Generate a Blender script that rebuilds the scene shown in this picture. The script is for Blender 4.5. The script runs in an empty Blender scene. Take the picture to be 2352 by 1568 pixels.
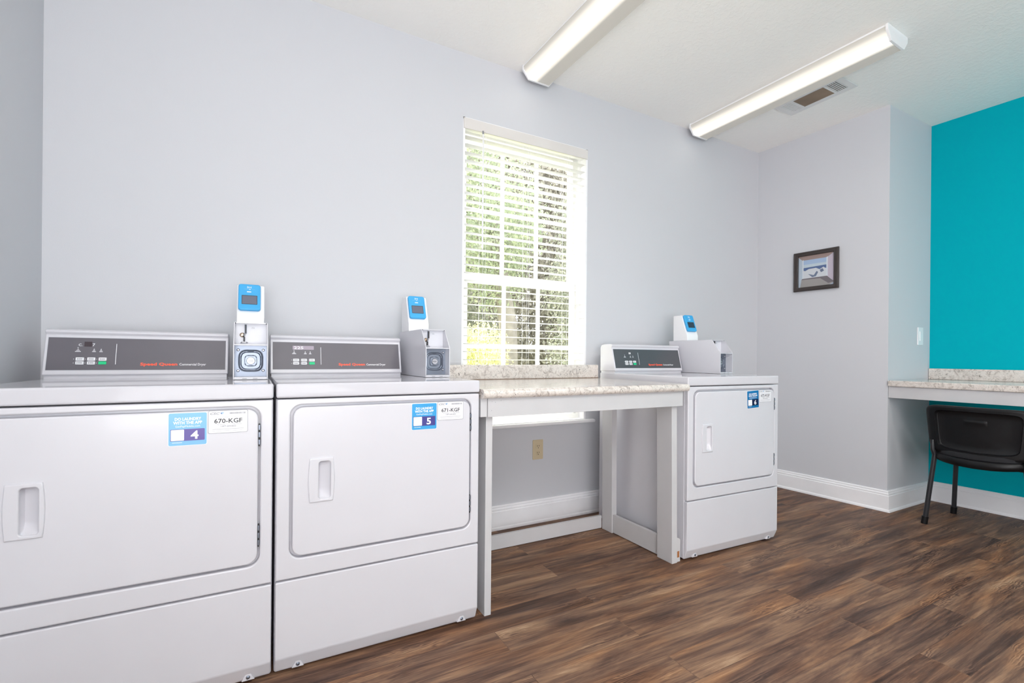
import bpy, bmesh, math, random
from mathutils import Matrix, Vector, Euler
S = bpy.context.scene
COL = S.collection
R = math.radians
rnd = random.Random(7)

# ------------------------------------------------------------------ materials
def lin(c):
    c = c / 255.0
    return c / 12.92 if c <= 0.04045 else ((c + 0.055) / 1.055) ** 2.4
def rgb(r, g, b): return (lin(r), lin(g), lin(b), 1.0)

class N:
    """tiny node helper"""
    def __init__(s, name):
        s.m = bpy.data.materials.new(name); s.m.use_nodes = True
        s.t = s.m.node_tree; s.b = s.t.nodes['Principled BSDF']
        s.out = s.t.nodes['Material Output']
    def n(s, t, **k):
        x = s.t.nodes.new(t)
        for a, v in k.items():
            if a in x.inputs.keys() if hasattr(x.inputs, 'keys') else False: x.inputs[a].default_value = v
            else: setattr(x, a, v)
        return x
    def l(s, a, b): s.t.links.new(a, b)
    def coord(s, scale=(1, 1, 1), kind='Object', rot=(0, 0, 0)):
        c = s.n('ShaderNodeTexCoord'); m = s.n('ShaderNodeMapping')
        m.inputs['Scale'].default_value = scale; m.inputs['Rotation'].default_value = rot
        s.l(c.outputs[kind], m.inputs['Vector']); return m.outputs['Vector']
    def noise(s, vec, scale, detail=4, rough=.5, dist=0):
        x = s.n('ShaderNodeTexNoise'); x.inputs['Scale'].default_value = scale
        x.inputs['Detail'].default_value = detail; x.inputs['Roughness'].default_value = rough
        x.inputs['Distortion'].default_value = dist
        s.l(vec, x.inputs['Vector']); return x.outputs['Fac']
    def ramp(s, fac, stops, interp='LINEAR'):
        x = s.n('ShaderNodeValToRGB'); cr = x.color_ramp; cr.interpolation = interp
        while len(cr.elements) < len(stops): cr.elements.new(.5)
        for e, (p, c) in zip(cr.elements, stops):
            e.position = p; e.color = c if len(c) == 4 else (*c, 1)
        s.l(fac, x.inputs['Fac']); return x.outputs['Color']
    def mix(s, fac, a, b, mode='MIX'):
        x = s.n('ShaderNodeMix'); x.data_type = 'RGBA'; x.blend_type = mode
        for i, v in ((0, fac), (6, a), (7, b)):
            if hasattr(v, 'is_output'): s.l(v, x.inputs[i])
            else: x.inputs[i].default_value = v
        return x.outputs[2]
    def math(s, op, a, b=0.0, c=None):
        x = s.n('ShaderNodeMath'); x.operation = op
        for i, v in enumerate((a, b) if c is None else (a, b, c)):
            if hasattr(v, 'is_output'): s.l(v, x.inputs[i])
            else: x.inputs[i].default_value = v
        return x.outputs[0]
    def bump(s, h, strength=.2, dist=.002):
        x = s.n('ShaderNodeBump'); x.inputs['Strength'].default_value = strength
        x.inputs['Distance'].default_value = dist; s.l(h, x.inputs['Height'])
        s.l(x.outputs['Normal'], s.b.inputs['Normal'])
    def base(s, c): 
        if hasattr(c, 'is_output'): s.l(c, s.b.inputs['Base Color'])
        else: s.b.inputs['Base Color'].default_value = c

def plain(name, c, rough=.5, metal=0, var=.03, coat=0, spec=.5, bump=0, bscale=300):
    """solid colour with faint procedural mottling"""
    x = N(name); v = x.coord()
    f = x.noise(v, 6, 3)
    dark = tuple(k * (1 - var) for k in c[:3]) + (1,)
    lite = tuple(min(1, k * (1 + var)) for k in c[:3]) + (1,)
    x.base(x.ramp(f, [(.3, dark), (.7, lite)]))
    x.b.inputs['Roughness'].default_value = rough; x.b.inputs['Metallic'].default_value = metal
    x.b.inputs['Coat Weight'].default_value = coat; x.b.inputs['Coat Roughness'].default_value = .05
    x.b.inputs['Specular IOR Level'].default_value = spec
    if bump: x.bump(x.noise(v, bscale, 2), bump, .001)
    return x.m

def paint(name, c, bscale=220, bstr=.12, rough=.6):
    x = N(name); v = x.coord()
    x.base(x.mix(x.noise(v, 1.3, 3), c, tuple(k * .985 for k in c[:3]) + (1,)))
    x.b.inputs['Roughness'].default_value = rough
    x.b.inputs['Specular IOR Level'].default_value = .3
    x.bump(x.noise(v, bscale, 3, .6), bstr, .0015)
    return x.m

M = {}
M['wall'] = paint('wall_paint_blue_grey', rgb(208, 209, 214))
M['teal'] = paint('wall_paint_teal', rgb(0, 172, 186))
M['teal'].node_tree.nodes['Principled BSDF'].inputs['Specular IOR Level'].default_value = .05
M['trim'] = plain('trim_white', rgb(245, 245, 248), .35)
M['boards'] = plain('painted_boards', rgb(200, 199, 201), .42, bump=.05, bscale=60)
M['white'] = plain('appliance_white', rgb(212, 211, 217), 28.0/100, coat=.12, var=.01, bump=.02, bscale=500)
M['lidwhite'] = plain('appliance_lid_white', rgb(206, 205, 211), .05, coat=0, var=.01, spec=.12)
M['plastic'] = plain('white_plastic', rgb(240, 240, 242), .35, var=.01)
M['boxgrey'] = plain('coin_plate_grey', rgb(214, 215, 222), .35, var=.02)
M['panel'] = plain('console_panel_grey', rgb(100, 97, 104), .35, var=.05)
M['panel_dark'] = plain('console_panel_charcoal', rgb(80, 82, 87), .35, var=.05)
M['steel'] = plain('zinc_plate', rgb(130, 137, 150), .40, metal=.85, var=.12)
M['chrome'] = plain('chrome', rgb(190, 190, 196), .3, metal=1)
M['brass'] = plain('worn_brass', rgb(170, 150, 130), .25, metal=1)
M['darkhole'] = plain('dark_recess', rgb(24, 24, 28), .6)
M['blue'] = plain('reader_blue', rgb(62, 168, 226), .35)
M['screen'] = plain('lcd_screen', rgb(104, 108, 124), .15)
M['screen_dark'] = plain('lcd_screen_dark', rgb(58, 66, 80), .15)
M['orange'] = plain('logo_orange', rgb(255, 96, 66), .4)
M['ink'] = plain('white_ink', rgb(245, 245, 248), .4)
M['blackink'] = plain('black_ink', rgb(36, 36, 40), .5)
M['greyink'] = plain('grey_ink', rgb(140, 142, 148), .5)
M['key'] = plain('key_white', rgb(236, 236, 240), .4)
M['green'] = plain('key_green', rgb(10, 205, 135), .4)
M['display'] = plain('display_mauve', rgb(168, 156, 170), .2)
M['displaydark'] = plain('display_dark', rgb(70, 60, 66), .2)
M['st_blue_a'] = plain('sticker_sky', rgb(120, 185, 228), .35)
M['st_blue_b'] = plain('sticker_azure', rgb(60, 160, 218), .35)
M['st_blue_c'] = plain('sticker_deep', rgb(10, 112, 172), .35)
M['purple'] = plain('sticker_purple', rgb(92, 76, 156), .35)
M['indigo'] = plain('sticker_indigo', rgb(70, 66, 140), .35)
M['navy'] = plain('sticker_navy', rgb(14, 20, 66), .35)
M['st_white'] = plain('sticker_white', rgb(232, 231, 236), .3)
M['markblue'] = plain('mark_blue', rgb(60, 110, 170), .4)
M['marklight'] = plain('mark_light_blue', rgb(150, 190, 220), .4)
M['black'] = plain('chair_black_plastic', rgb(13, 13, 16), .42, spec=.35, bump=.25, bscale=400)
M['blackmetal'] = plain('black_tube', rgb(38, 38, 42), .4)
M['fabric'] = plain('seat_fabric_black', rgb(26, 26, 30), .9, bump=.4, bscale=700)
M['ivory'] = plain('outlet_ivory', rgb(206, 190, 158), .4)
M['frame'] = plain('frame_dark_brown', rgb(58, 50, 48), .35, var=.15)
M['ventwhite'] = plain('vent_white', rgb(226, 226, 226), .45)
M['ventdark'] = plain('vent_duct_brown', rgb(132, 116, 100), .6, var=.2)
M['bark'] = plain('bark', rgb(140, 134, 128), .9, var=.25, bump=.6, bscale=20)
M['edgeline'] = plain('laminate_edge_line', rgb(128, 104, 86), .6)
M['valance'] = plain('valance_white', rgb(218, 214, 211), .4)
M['chip'] = plain('bare_wood_chip', rgb(160, 104, 62), .8, var=.2)

def ceiling_mat():
    x = N('ceiling_knockdown'); v = x.coord()
    x.base(x.mix(x.noise(v, 1.1, 2), rgb(250, 249, 246), rgb(247, 246, 243)))
    x.b.inputs['Roughness'].default_value = .75
    f = x.ramp(x.noise(v, 42, 4, .6, .5), [(.46, (0, 0, 0)), (.6, (1, 1, 1))])
    x.bump(f, .2, .0035); return x.m
M['ceiling'] = ceiling_mat()

def floor_mat():
    x = N('wood_plank_floor')
    v = x.coord()
    br = x.n('ShaderNodeTexBrick'); br.offset = .37; br.offset_frequency = 2
    for k, val in (('Scale', 1), ('Brick Width', 1.22), ('Row Height', .130), ('Mortar Size', .0012), ('Mortar Smooth', .2), ('Bias', 0)):
        br.inputs[k].default_value = val
    br.inputs['Color1'].default_value = (0, 0, 0, 1); br.inputs['Color2'].default_value = (1, 1, 1, 1)
    br.inputs['Mortar'].default_value = (.35, .35, .35, 1)
    x.l(v, br.inputs['Vector'])
    # shift the grain from plank to plank
    tint = br.outputs['Color']
    sc = x.n('ShaderNodeVectorMath'); sc.operation = 'MULTIPLY'; x.l(tint, sc.inputs[0]); sc.inputs[1].default_value = (9.0, 5.0, 3.0)
    ad = x.n('ShaderNodeVectorMath'); ad.operation = 'ADD'; x.l(v, ad.inputs[0]); x.l(sc.outputs[0], ad.inputs[1])
    def st(sx, sy):
        m = x.n('ShaderNodeMapping'); m.inputs['Scale'].default_value = (sx, sy, 1); x.l(ad.outputs[0], m.inputs['Vector']); return m.outputs['Vector']
    blotch = x.noise(st(1.1, 8.5), 1.6, 6, .62, .7)
    streak = x.noise(st(1.3, 30), 2.0, 7, .68, .9)
    fine = x.noise(st(4, 110), 3.0, 5, .75, .8)
    wv = x.n('ShaderNodeTexWave'); wv.wave_type = 'BANDS'; wv.bands_direction = 'Y'
    for k, val in (('Scale', 7.5), ('Distortion', 17), ('Detail', 2.5), ('Detail Scale', 1.0), ('Detail Roughness', .55)): wv.inputs[k].default_value = val
    x.l(st(1.1, 4.5), wv.inputs['Vector'])
    patch = x.ramp(x.noise(st(1.4, 5), 1.7, 2), [(.57, (0, 0, 0)), (.66, (1, 1, 1))])
    a = x.math('MULTIPLY', blotch, .62)
    b = x.math('MULTIPLY_ADD', streak, .38, a)
    c = x.math('MULTIPLY_ADD', fine, .16, x.math('SUBTRACT', b, .02))
    bw = x.n('ShaderNodeSeparateColor'); x.l(tint, bw.inputs[0])
    d = x.math('MULTIPLY_ADD', bw.outputs[0], .07, c)
    wm = x.math('MULTIPLY', x.math('SUBTRACT', wv.outputs['Fac'], .5), x.math('MULTIPLY', patch, .12))
    e = x.math('ADD', d, wm)
    col = x.ramp(e, [(.40, rgb(50, 39, 37)), (.50, rgb(82, 63, 56)), (.59, rgb(114, 88, 74)), (.69, rgb(150, 118, 94)), (.82, rgb(194, 162, 132))])
    warm = x.mix(x.ramp(x.noise(st(.9, 4), 2.3, 3), [(.45, (0, 0, 0)), (.7, (1, 1, 1))]), col, x.mix(1.0, col, (1.12, .95, .78, 1), 'MULTIPLY'))
    fin = x.mix(x.math('MULTIPLY', br.outputs['Fac'], .15), warm, rgb(50, 38, 34))
    x.base(fin)
    x.l(x.ramp(streak, [(.3, (.42, .42, .42)), (.7, (.56, .56, .56))]), x.b.inputs['Roughness'])
    x.b.inputs['Specular IOR Level'].default_value = .15
    x.bump(x.math('SUBTRACT', e, x.math('MULTIPLY', br.outputs['Fac'], .5)), .25, .002)
    return x.m
M['floor'] = floor_mat()

def granite_mat():
    x = N('speckled_granite_laminate'); v = x.coord()
    base = x.ramp(x.noise(v, 26, 6, .65, 1.6), [(.30, rgb(158, 148, 142)), (.40, rgb(200, 190, 182)), (.48, rgb(222, 213, 206)), (.62, rgb(230, 223, 216)), (.78, rgb(206, 194, 182))])
    vein = x.ramp(x.noise(v, 60, 4, .6, 2.5), [(.47, (0, 0, 0)), (.5, (1, 1, 1)), (.53, (0, 0, 0))])
    c1 = x.mix(x.math('MULTIPLY', vein, .5), base, rgb(140, 134, 132))
    sp = x.ramp(x.noise(v, 95, 3, .55, 1.8), [(.625, (0, 0, 0)), (.655, (1, 1, 1))])
    gate = x.ramp(x.noise(v, 18, 2), [(.42, (0, 0, 0)), (.56, (1, 1, 1))])
    c2 = x.mix(x.math('MULTIPLY', sp, gate), c1, rgb(38, 34, 36))
    x.base(c2); x.b.inputs['Roughness'].default_value = .22
    x.b.inputs['Coat Weight'].default_value = .6; x.b.inputs['Coat Roughness'].default_value = .12
    return x.m
M['granite'] = granite_mat()

def lens_mat(name, width, peak, lo, hi):
    """lit prismatic diffuser: brightest along the tube, dimmer to the sides; local X across"""
    x = N(name)
    c = x.n('ShaderNodeTexCoord'); sp = x.n('ShaderNodeSeparateXYZ'); x.l(c.outputs['Object'], sp.inputs[0])
    t = x.math('DIVIDE', x.math('ABSOLUTE', x.math('SUBTRACT', sp.outputs['X'], peak)), width)
    g = x.ramp(t, [(0, (1, 1, 1)), (.22, (.75, .75, .75)), (.42, (.16, .16, .16)), (.75, (.0, .0, .0))], 'EASE')
    st = x.math('MULTIPLY_ADD', g, hi - lo, lo)
    x.base(rgb(176, 173, 166)); x.b.inputs['Roughness'].default_value = .4
    x.l(x.ramp(t, [(0, (1, .985, .95)), (.3, (1, .93, .80)), (.6, (1, .95, .86))]), x.b.inputs['Emission Color'])
    x.l(st, x.b.inputs['Emission Strength'])
    return x.m
M['lens'] = lens_mat('lit_diffuser', .072, -.056, .16, 3.2)

def slat_mat():
    x = N('blind_slat_white'); x.base(rgb(246, 246, 244)); x.b.inputs['Roughness'].default_value = .4
    tr = x.n('ShaderNodeBsdfTranslucent'); tr.inputs['Color'].default_value = (.95, .95, .96, 1)
    mx = x.n('ShaderNodeMixShader'); mx.inputs[0].default_value = .86
    x.l(x.b.outputs[0], mx.inputs[1]); x.l(tr.outputs[0], mx.inputs[2]); x.l(mx.outputs[0], x.out.inputs['Surface'])
    return x.m
M['slat'] = slat_mat()
def vinyl_mat():
    x = N('window_vinyl'); x.base(rgb(248, 248, 248)); x.b.inputs['Roughness'].default_value = .35
    tr = x.n('ShaderNodeBsdfTranslucent'); tr.inputs['Color'].default_value = (.95, .95, .95, 1)
    mx = x.n('ShaderNodeMixShader'); mx.inputs[0].default_value = .5
    x.l(x.b.outputs[0], mx.inputs[1]); x.l(tr.outputs[0], mx.inputs[2]); x.l(mx.outputs[0], x.out.inputs['Surface'])
    return x.m
M['vinyl'] = vinyl_mat()

def glass_mat():
    x = N('window_glass'); x.t.nodes.remove(x.b)
    g = x.n('ShaderNodeBsdfGlossy'); g.inputs['Roughness'].default_value = .02
    t = x.n('ShaderNodeBsdfTransparent'); t.inputs['Color'].default_value = (.97, .98, .98, 1)
    mx = x.n('ShaderNodeMixShader'); fr = x.n('ShaderNodeFresnel'); fr.inputs['IOR'].default_value = 1.12
    x.l(fr.outputs[0], mx.inputs[0]); x.l(t.outputs[0], mx.inputs[1]); x.l(g.outputs[0], mx.inputs[2])
    x.l(mx.outputs[0], x.out.inputs['Surface']); return x.m
M['glass'] = glass_mat()

def leaf_mat(name, a, b):
    x = N(name); v = x.coord()
    c = x.ramp(x.noise(v, 5, 3), [(.35, a), (.65, b)])
    x.base(c); x.b.inputs['Roughness'].default_value = .6
    tr = x.n('ShaderNodeBsdfTranslucent'); x.l(c, tr.inputs['Color'])
    mx = x.n('ShaderNodeMixShader'); mx.inputs[0].default_value = .4
    x.l(x.b.outputs[0], mx.inputs[1]); x.l(tr.outputs[0], mx.inputs[2]); x.l(mx.outputs[0], x.out.inputs['Surface'])
    return x.m
M['leaf_y'] = leaf_mat('leaves_yellow_green', rgb(200, 202, 150), rgb(226, 224, 178))
M['leaf_g'] = leaf_mat('leaves_green', rgb(150, 162, 140), rgb(188, 194, 166))
M['leaf_d'] = leaf_mat('leaves_dark_green', rgb(138, 144, 130), rgb(176, 176, 160))
M['leaf_w'] = leaf_mat('leaves_grey_brown', rgb(150, 146, 138), rgb(180, 175, 163))
M['lawn'] = plain('lawn_green', rgb(176, 178, 132), .9, var=.2, bump=.5, bscale=60)

# ------------------------------------------------------------------ mesh builder
def rrect(x0, z0, x1, z1, r=0, n=6):
    if r <= 0: return [(x0, z0), (x1, z0), (x1, z1), (x0, z1)]
    pts = []
    for cx, cz, a in ((x1 - r, z0 + r, -90), (x1 - r, z1 - r, 0), (x0 + r, z1 - r, 90), (x0 + r, z0 + r, 180)):
        for i in range(n + 1):
            t = R(a + 90 * i / n); pts.append((cx + r * math.cos(t), cz + r * math.sin(t)))
    return pts

XZ = Matrix(((1, 0, 0, 0), (0, 0, -1, 0), (0, 1, 0, 0), (0, 0, 0, 1)))   # drawing plane -> faces -Y

class B:
    def __init__(s, *mats):
        s.bm = bmesh.new(); s.mats = list(mats)
    def mi(s, m):
        if m is None: return 0
        m = M[m] if isinstance(m, str) else m
        if m not in s.mats: s.mats.append(m)
        return s.mats.index(m)
    def _take(s, bm2, mat, mtx=None):
        i = s.mi(mat)
        if mtx is not None: bm2.transform(mtx)
        for f in bm2.faces: f.material_index = i
        me = bpy.data.meshes.new('t'); bm2.to_mesh(me); bm2.free()
        s.bm.from_mesh(me); bpy.data.meshes.remove(me); return s
    def box(s, a, b, mat=None, bev=0, seg=2, mtx=None):
        bm = bmesh.new()
        lo = [min(p, q) for p, q in zip(a, b)]; hi = [max(p, q) for p, q in zip(a, b)]
        bmesh.ops.create_cube(bm, size=1)
        for v in bm.verts:
            for k in range(3): v.co[k] = lo[k] if v.co[k] < 0 else hi[k]
        if bev: bmesh.ops.bevel(bm, geom=bm.edges[:], offset=bev, segments=seg, profile=.5, affect='EDGES')
        return s._take(bm, mat, mtx)
    def prism(s, pts, d0, d1, mat=None, axis='y', bev=0, seg=2, mtx=None):
        """extrude polygon pts: axis y -> pts are (x,z); axis x -> (y,z); axis z -> (x,y)"""
        bm = bmesh.new()
        mk = {'y': lambda p, d: (p[0], d, p[1]), 'x': lambda p, d: (d, p[0], p[1]), 'z': lambda p, d: (p[0], p[1], d)}[axis]
        v0 = [bm.verts.new(mk(p, d0)) for p in pts]; v1 = [bm.verts.new(mk(p, d1)) for p in pts]
        n = len(pts)
        bm.faces.new(v0); bm.faces.new(v1[::-1])
        for i in range(n): bm.faces.new((v0[i], v1[i], v1[(i + 1) % n], v0[(i + 1) % n]))
        bmesh.ops.recalc_face_normals(bm, faces=bm.faces[:])
        if bev: bmesh.ops.bevel(bm, geom=bm.edges[:], offset=bev, segments=seg, profile=.5, affect='EDGES')
        return s._take(bm, mat, mtx)
    def _curve(s, cu, mat, mtx):
        ob = bpy.data.objects.new('t', cu); COL.objects.link(ob)
        bpy.context.view_layer.update()
        dg = bpy.context.evaluated_depsgraph_get(); ev = ob.evaluated_get(dg)
        me = ev.to_mesh(); bm = bmesh.new(); bm.from_mesh(me); ev.to_mesh_clear()
        bpy.data.objects.remove(ob); bpy.data.curves.remove(cu)
        return s._take(bm, mat, mtx)
    def slab(s, outlines, y_front, y_back, mat=None, bev=.0, mtx=None, res=2):
        """rounded plate with holes: outlines in (x,z), thickness along Y"""
        cu = bpy.data.curves.new('t', 'CURVE'); cu.dimensions = '2D'; cu.fill_mode = 'BOTH'
        h = (y_back - y_front) / 2
        cu.extrude = max(h - bev, 0); cu.bevel_depth = bev; cu.bevel_resolution = res; cu.offset = -bev
        for o in outlines:
            sp = cu.splines.new('POLY'); sp.points.add(len(o) - 1); sp.use_cyclic_u = True
            for p, q in zip(sp.points, o): p.co = (q[0], q[1], 0, 1)
        m = Matrix.Translation((0, (y_front + y_back) / 2, 0)) @ XZ
        if mtx is not None: m = mtx @ m
        return s._curve(cu, mat, m)
    def text(s, txt, x, z, size, mat, mtx=None, y=0, align='LEFT', bold=0, sx=1, shear=0, fit=None, space=1):
        """lettering in the (x,z) plane facing -Y; fit = exact width"""
        cu = bpy.data.curves.new('t', 'FONT'); cu.body = txt; cu.size = size; cu.align_x = align
        cu.offset = bold; cu.extrude = .0001; cu.shear = shear; cu.space_character = space; cu.resolution_u = 2
        m = Matrix.Translation((x, y, z)) @ XZ @ Matrix.Diagonal((sx, 1, 1, 1))
        if fit:
            ob = bpy.data.objects.new('t', cu); COL.objects.link(ob); bpy.context.view_layer.update()
            w = ob.dimensions.x; bpy.data.objects.remove(ob)
            m = Matrix.Translation((x, y, z)) @ XZ @ Matrix.Diagonal((fit / max(w, 1e-6), 1, 1, 1))
        if mtx is not None: m = mtx @ m
        return s._curve(cu, mat, m)
    def lathe(s, prof, mat=None, n=20, mtx=None):
        """prof (r, h) revolved about local Z"""
        bm = bmesh.new(); rings = []
        for r, h in prof:
            rings.append([bm.verts.new((r * math.cos(2 * math.pi * i / n), r * math.sin(2 * math.pi * i / n), h)) for i in range(n)] if r > 1e-6 else [bm.verts.new((0, 0, h))])
        for a, b in zip(rings, rings[1:]):
            for i in range(n):
                j = (i + 1) % n
                if len(a) == 1 and len(b) == 1: continue
                if len(a) == 1: bm.faces.new((a[0], b[i], b[j]))
                elif len(b) == 1: bm.faces.new((a[i], a[j], b[0]))
                else: bm.faces.new((a[i], a[j], b[j], b[i]))
        if len(rings[0]) > 1: bm.faces.new(rings[0][::-1])
        if len(rings[-1]) > 1: bm.faces.new(rings[-1])
        bmesh.ops.recalc_face_normals(bm, faces=bm.faces[:])
        return s._take(bm, mat, mtx)
    def tube(s, path, r, mat=None, n=10, rx=None, mtx=None):
        """tube along 3D points; r may be a list; rx = second radius for an oval"""
        bm = bmesh.new(); P = [Vector(p) for p in path]; rings = []
        ref = None
        for i, p in enumerate(P):
            t = (P[min(i + 1, len(P) - 1)] - P[max(i - 1, 0)]).normalized()
            if ref is None: ref = Vector((0, 1, 0)) if abs(t.y) < .9 else Vector((1, 0, 0))
            u = (ref - t * ref.dot(t)).normalized(); w = t.cross(u); ref = u
            rr = r[i] if isinstance(r, (list, tuple)) else r
            r2 = rx if rx else rr
            rings.append([bm.verts.new(p + u * rr * math.cos(2 * math.pi * k / n) + w * r2 * math.sin(2 * math.pi * k / n)) for k in range(n)])
        for a, b in zip(rings, rings[1:]):
            for k in range(n): bm.faces.new((a[k], a[(k + 1) % n], b[(k + 1) % n], b[k]))
        bm.faces.new(rings[0][::-1]); bm.faces.new(rings[-1])
        bmesh.ops.recalc_face_normals(bm, faces=bm.faces[:])
        return s._take(bm, mat, mtx)
    def grid(s, fn, nu, nv, mat=None, flip=False):
        bm = bmesh.new()
        V = [[bm.verts.new(fn(i / nu, j / nv)) for i in range(nu + 1)] for j in range(nv + 1)]
        for j in range(nv):
            for i in range(nu):
                q = (V[j][i], V[j][i + 1], V[j + 1][i + 1], V[j + 1][i])
                bm.faces.new(q[::-1] if flip else q)
        return s._take(bm, mat)
    def build(s, name, mat=None, parent=None, loc=None, rot=None, smooth=38, wn=True):
        me = bpy.data.meshes.new(name); s.bm.to_mesh(me); s.bm.free()
        if not s.mats: s.mats = [M[mat]]
        for m in s.mats: me.materials.append(m)
        if smooth:
            for p in me.polygons: p.use_smooth = True
            me.set_sharp_from_angle(angle=R(smooth))
        ob = bpy.data.objects.new(name, me); COL.objects.link(ob)
        if parent: ob.parent = parent
        if loc: ob.location = loc
        if rot: ob.rotation_euler = rot
        if smooth and wn:
            w = ob.modifiers.new('wn', 'WEIGHTED_NORMAL'); w.keep_sharp = True
        return ob

def mb(mat): return B(M[mat])
def tag(o, label=None, cat=None, group=None, kind=None):
    for k, v in (('label', label), ('category', cat), ('group', group), ('kind', kind)):
        if v: o[k] = v
    return o
def thing(name, label, cat, loc=(0, 0, 0), rz=0, group=None):
    o = bpy.data.objects.new(name, None); COL.objects.link(o); o.empty_display_size = .1
    o.location = loc; o.rotation_euler = (0, 0, rz); return tag(o, label, cat, group)

# ------------------------------------------------------------------ camera
F_PX = 1088.23
yaw, roll = R(28.5585), R(.5097)
fw = Vector((math.sin(yaw), math.cos(yaw), 0)); rt = Vector((math.cos(yaw), -math.sin(yaw), 0)); up = Vector((0, 0, 1))
rt, up = rt * math.cos(roll) + up * math.sin(roll), up * math.cos(roll) - rt * math.sin(roll)
cd = bpy.data.cameras.new('camera'); cam = bpy.data.objects.new('camera', cd); COL.objects.link(cam)
mw = Matrix((rt, up, -fw)).transposed().to_4x4(); mw.translation = Vector((0, -2.4357, .9898))
cam.matrix_world = mw
cd.sensor_width = 36; cd.lens = 36 * F_PX / 2352; cd.shift_y = (820.83 - 784) / 2352
cd.clip_start = .02; S.camera = cam

# ------------------------------------------------------------------ room
XL, H, YF = -.7116, 2.673, -5.2
RX0, RX1, QY = 3.596, 3.659, -.883
TX0 = 4.254; te = math.tan(R(2.1592)); TX1 = TX0 + te * (QY - YF) * 1.0
WX0, WX1, WZ0, WZ1 = 1.006, 1.864, .604, 2.321
def struct(o): o['kind'] = 'structure'; return o

b = mb('floor'); b.box((XL - .14, YF - .14, -.1), (TX1 + .2, .14, 0)); struct(b.build('floor', smooth=0))
b = mb('ceiling'); b.box((XL - .14, YF - .14, H), (TX1 + .2, .14, H + .1)); struct(b.build('ceiling', smooth=0))
b = mb('wall')
b.box((XL - .14, 0, 0), (WX0, .14, H)); b.box((WX1, 0, 0), (RX0 + .14, .14, H))
b.box((WX0, 0, 0), (WX1, .14, WZ0 - .022)); b.box((WX0, 0, WZ1), (WX1, .14, H))
struct(b.build('wall_back', smooth=0))
b = mb('wall'); b.box((XL - .14, YF, 0), (XL, 0, H)); struct(b.build('wall_left', smooth=0))
b = mb('wall'); b.box((XL - .14, YF - .14, 0), (TX1 + .2, YF, H)); struct(b.build('wall_front', smooth=0))
# boxed-out pier: end wall and the short return beside the teal wall
b = mb('wall'); b.prism([(RX0, 0), (RX1, QY), (TX0 - .0005, QY), (TX0 - .0005, 0)], 0, H, axis='z'); struct(b.build('wall_right', smooth=0))
b = mb('teal'); b.prism([(TX0, 0), (TX0, QY), (TX1, YF), (TX1 + .14, YF), (TX1 + .14, 0)], 0, H, axis='z'); struct(b.build('wall_far_right', smooth=0))

def baseboard(name, p0, p1, ext0=0, ext1=0, mat='trim'):
    """moulded baseboard from p0 to p1, room on the right-hand side of the direction"""
    d = Vector((p1[0] - p0[0], p1[1] - p0[1], 0)); L = d.length; a = math.atan2(d.y, d.x)
    prof = [(0, 0), (-.023, 0), (-.023, .006), (-.021, .013), (-.016, .018), (-.016, .104), (-.012, .108), (-.0135, .112),
            (-.0135, .118), (-.009, .124), (-.010, .131), (-.006, .137), (0, .137)]
    mtx = Matrix.Translation((p0[0], p0[1], 0)) @ Matrix.Rotation(a, 4, 'Z')
    b = mb(mat); b.prism([(q[0], q[1]) for q in prof], 0, L, axis='x')
    for v_ in b.bm.verts:      # mitred ends at the outer corner
        v_.co.x += (ext1 * -v_.co.y) if v_.co.x > L / 2 else (-ext0 * -v_.co.y)
    b.bm.transform(mtx)
    return struct(b.build(name, smooth=0))
baseboard('baseboard_back', (XL, 0), (RX0, 0))
baseboard('baseboard_right', (RX0, 0), (RX1, QY), 0, 1)
baseboard('baseboard_pier', (RX1, QY), (TX0, QY), 1, 0)
baseboard('baseboard_far_right', (TX0, QY), (TX1, YF))
baseboard('baseboard_left', (XL, YF), (XL, 0))

# ------------------------------------------------------------------ window
w = thing('window_1', None, None, (WX0, .14, WZ0)); w['kind'] = 'structure'
wi = Matrix.Translation((-WX0, -.14, -WZ0))
def wbox(b, a, c, mat=None, bev=0): b.box(a, c, mat, bev, mtx=wi)
b = mb('trim')   # drywall return lining painted white
t = .012
wbox(b, (WX0, .0, WZ0), (WX0 + t, .06, WZ1)); wbox(b, (WX1 - t, .0, WZ0), (WX1, .06, WZ1)); wbox(b, (WX0, .0, WZ1 - t), (WX1, .06, WZ1))
b.build('window_reveal', parent=w)
b = mb('vinyl')
b.slab([rrect(WX0, WZ0, WX1, WZ1), rrect(WX0 + .035, WZ0 + .03, WX1 - .035, WZ1 - .035)], .06, .14, bev=.003, mtx=wi)
b.build('window_frame', parent=w)
def sash(name, z0, z1, y, parent):
    b = mb('vinyl'); x0, x1 = WX0 + .036, WX1 - .036; k = .032
    b.slab([rrect(x0, z0, x1, z1), rrect(x0 + k, z0 + .05, x1 - k, z1 - .05)], y, y + .024, bev=.003, mtx=wi)
    s = b.build(name, parent=parent)
    b = mb('vinyl'); gw = (x1 - x0 - 2 * k) / 3
    for i in (1, 2): wbox(b, (x0 + k + gw * i - .011, y + .004, z0 + .05), (x0 + k + gw * i + .011, y + .02, z1 - .05), bev=.002)
    zm = (z0 + z1) / 2; wbox(b, (x0 + k, y + .005, zm - .011), (x1 - k, y + .019, zm + .011), bev=.002)
    b.build('muntin', parent=s)
    b = mb('glass'); wbox(b, (x0 + k, y + .010, z0 + .05), (x1 - k, y + .013, z1 - .05)); b.build('pane', parent=s, smooth=0)
sash('upper_sash', 1.425, WZ1 - .036, .108, w)
sash('lower_sash', WZ0 + .031, 1.47, .078, w)
b = mb('trim'); wbox(b, (WX0 - .045, -.035, WZ0 - .022), (WX1 + .055, 0, WZ0 - .002), bev=.006); wbox(b, (WX0, 0, WZ0 - .022), (WX1, .14, WZ0))
b.build('window_sill', parent=w)

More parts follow.
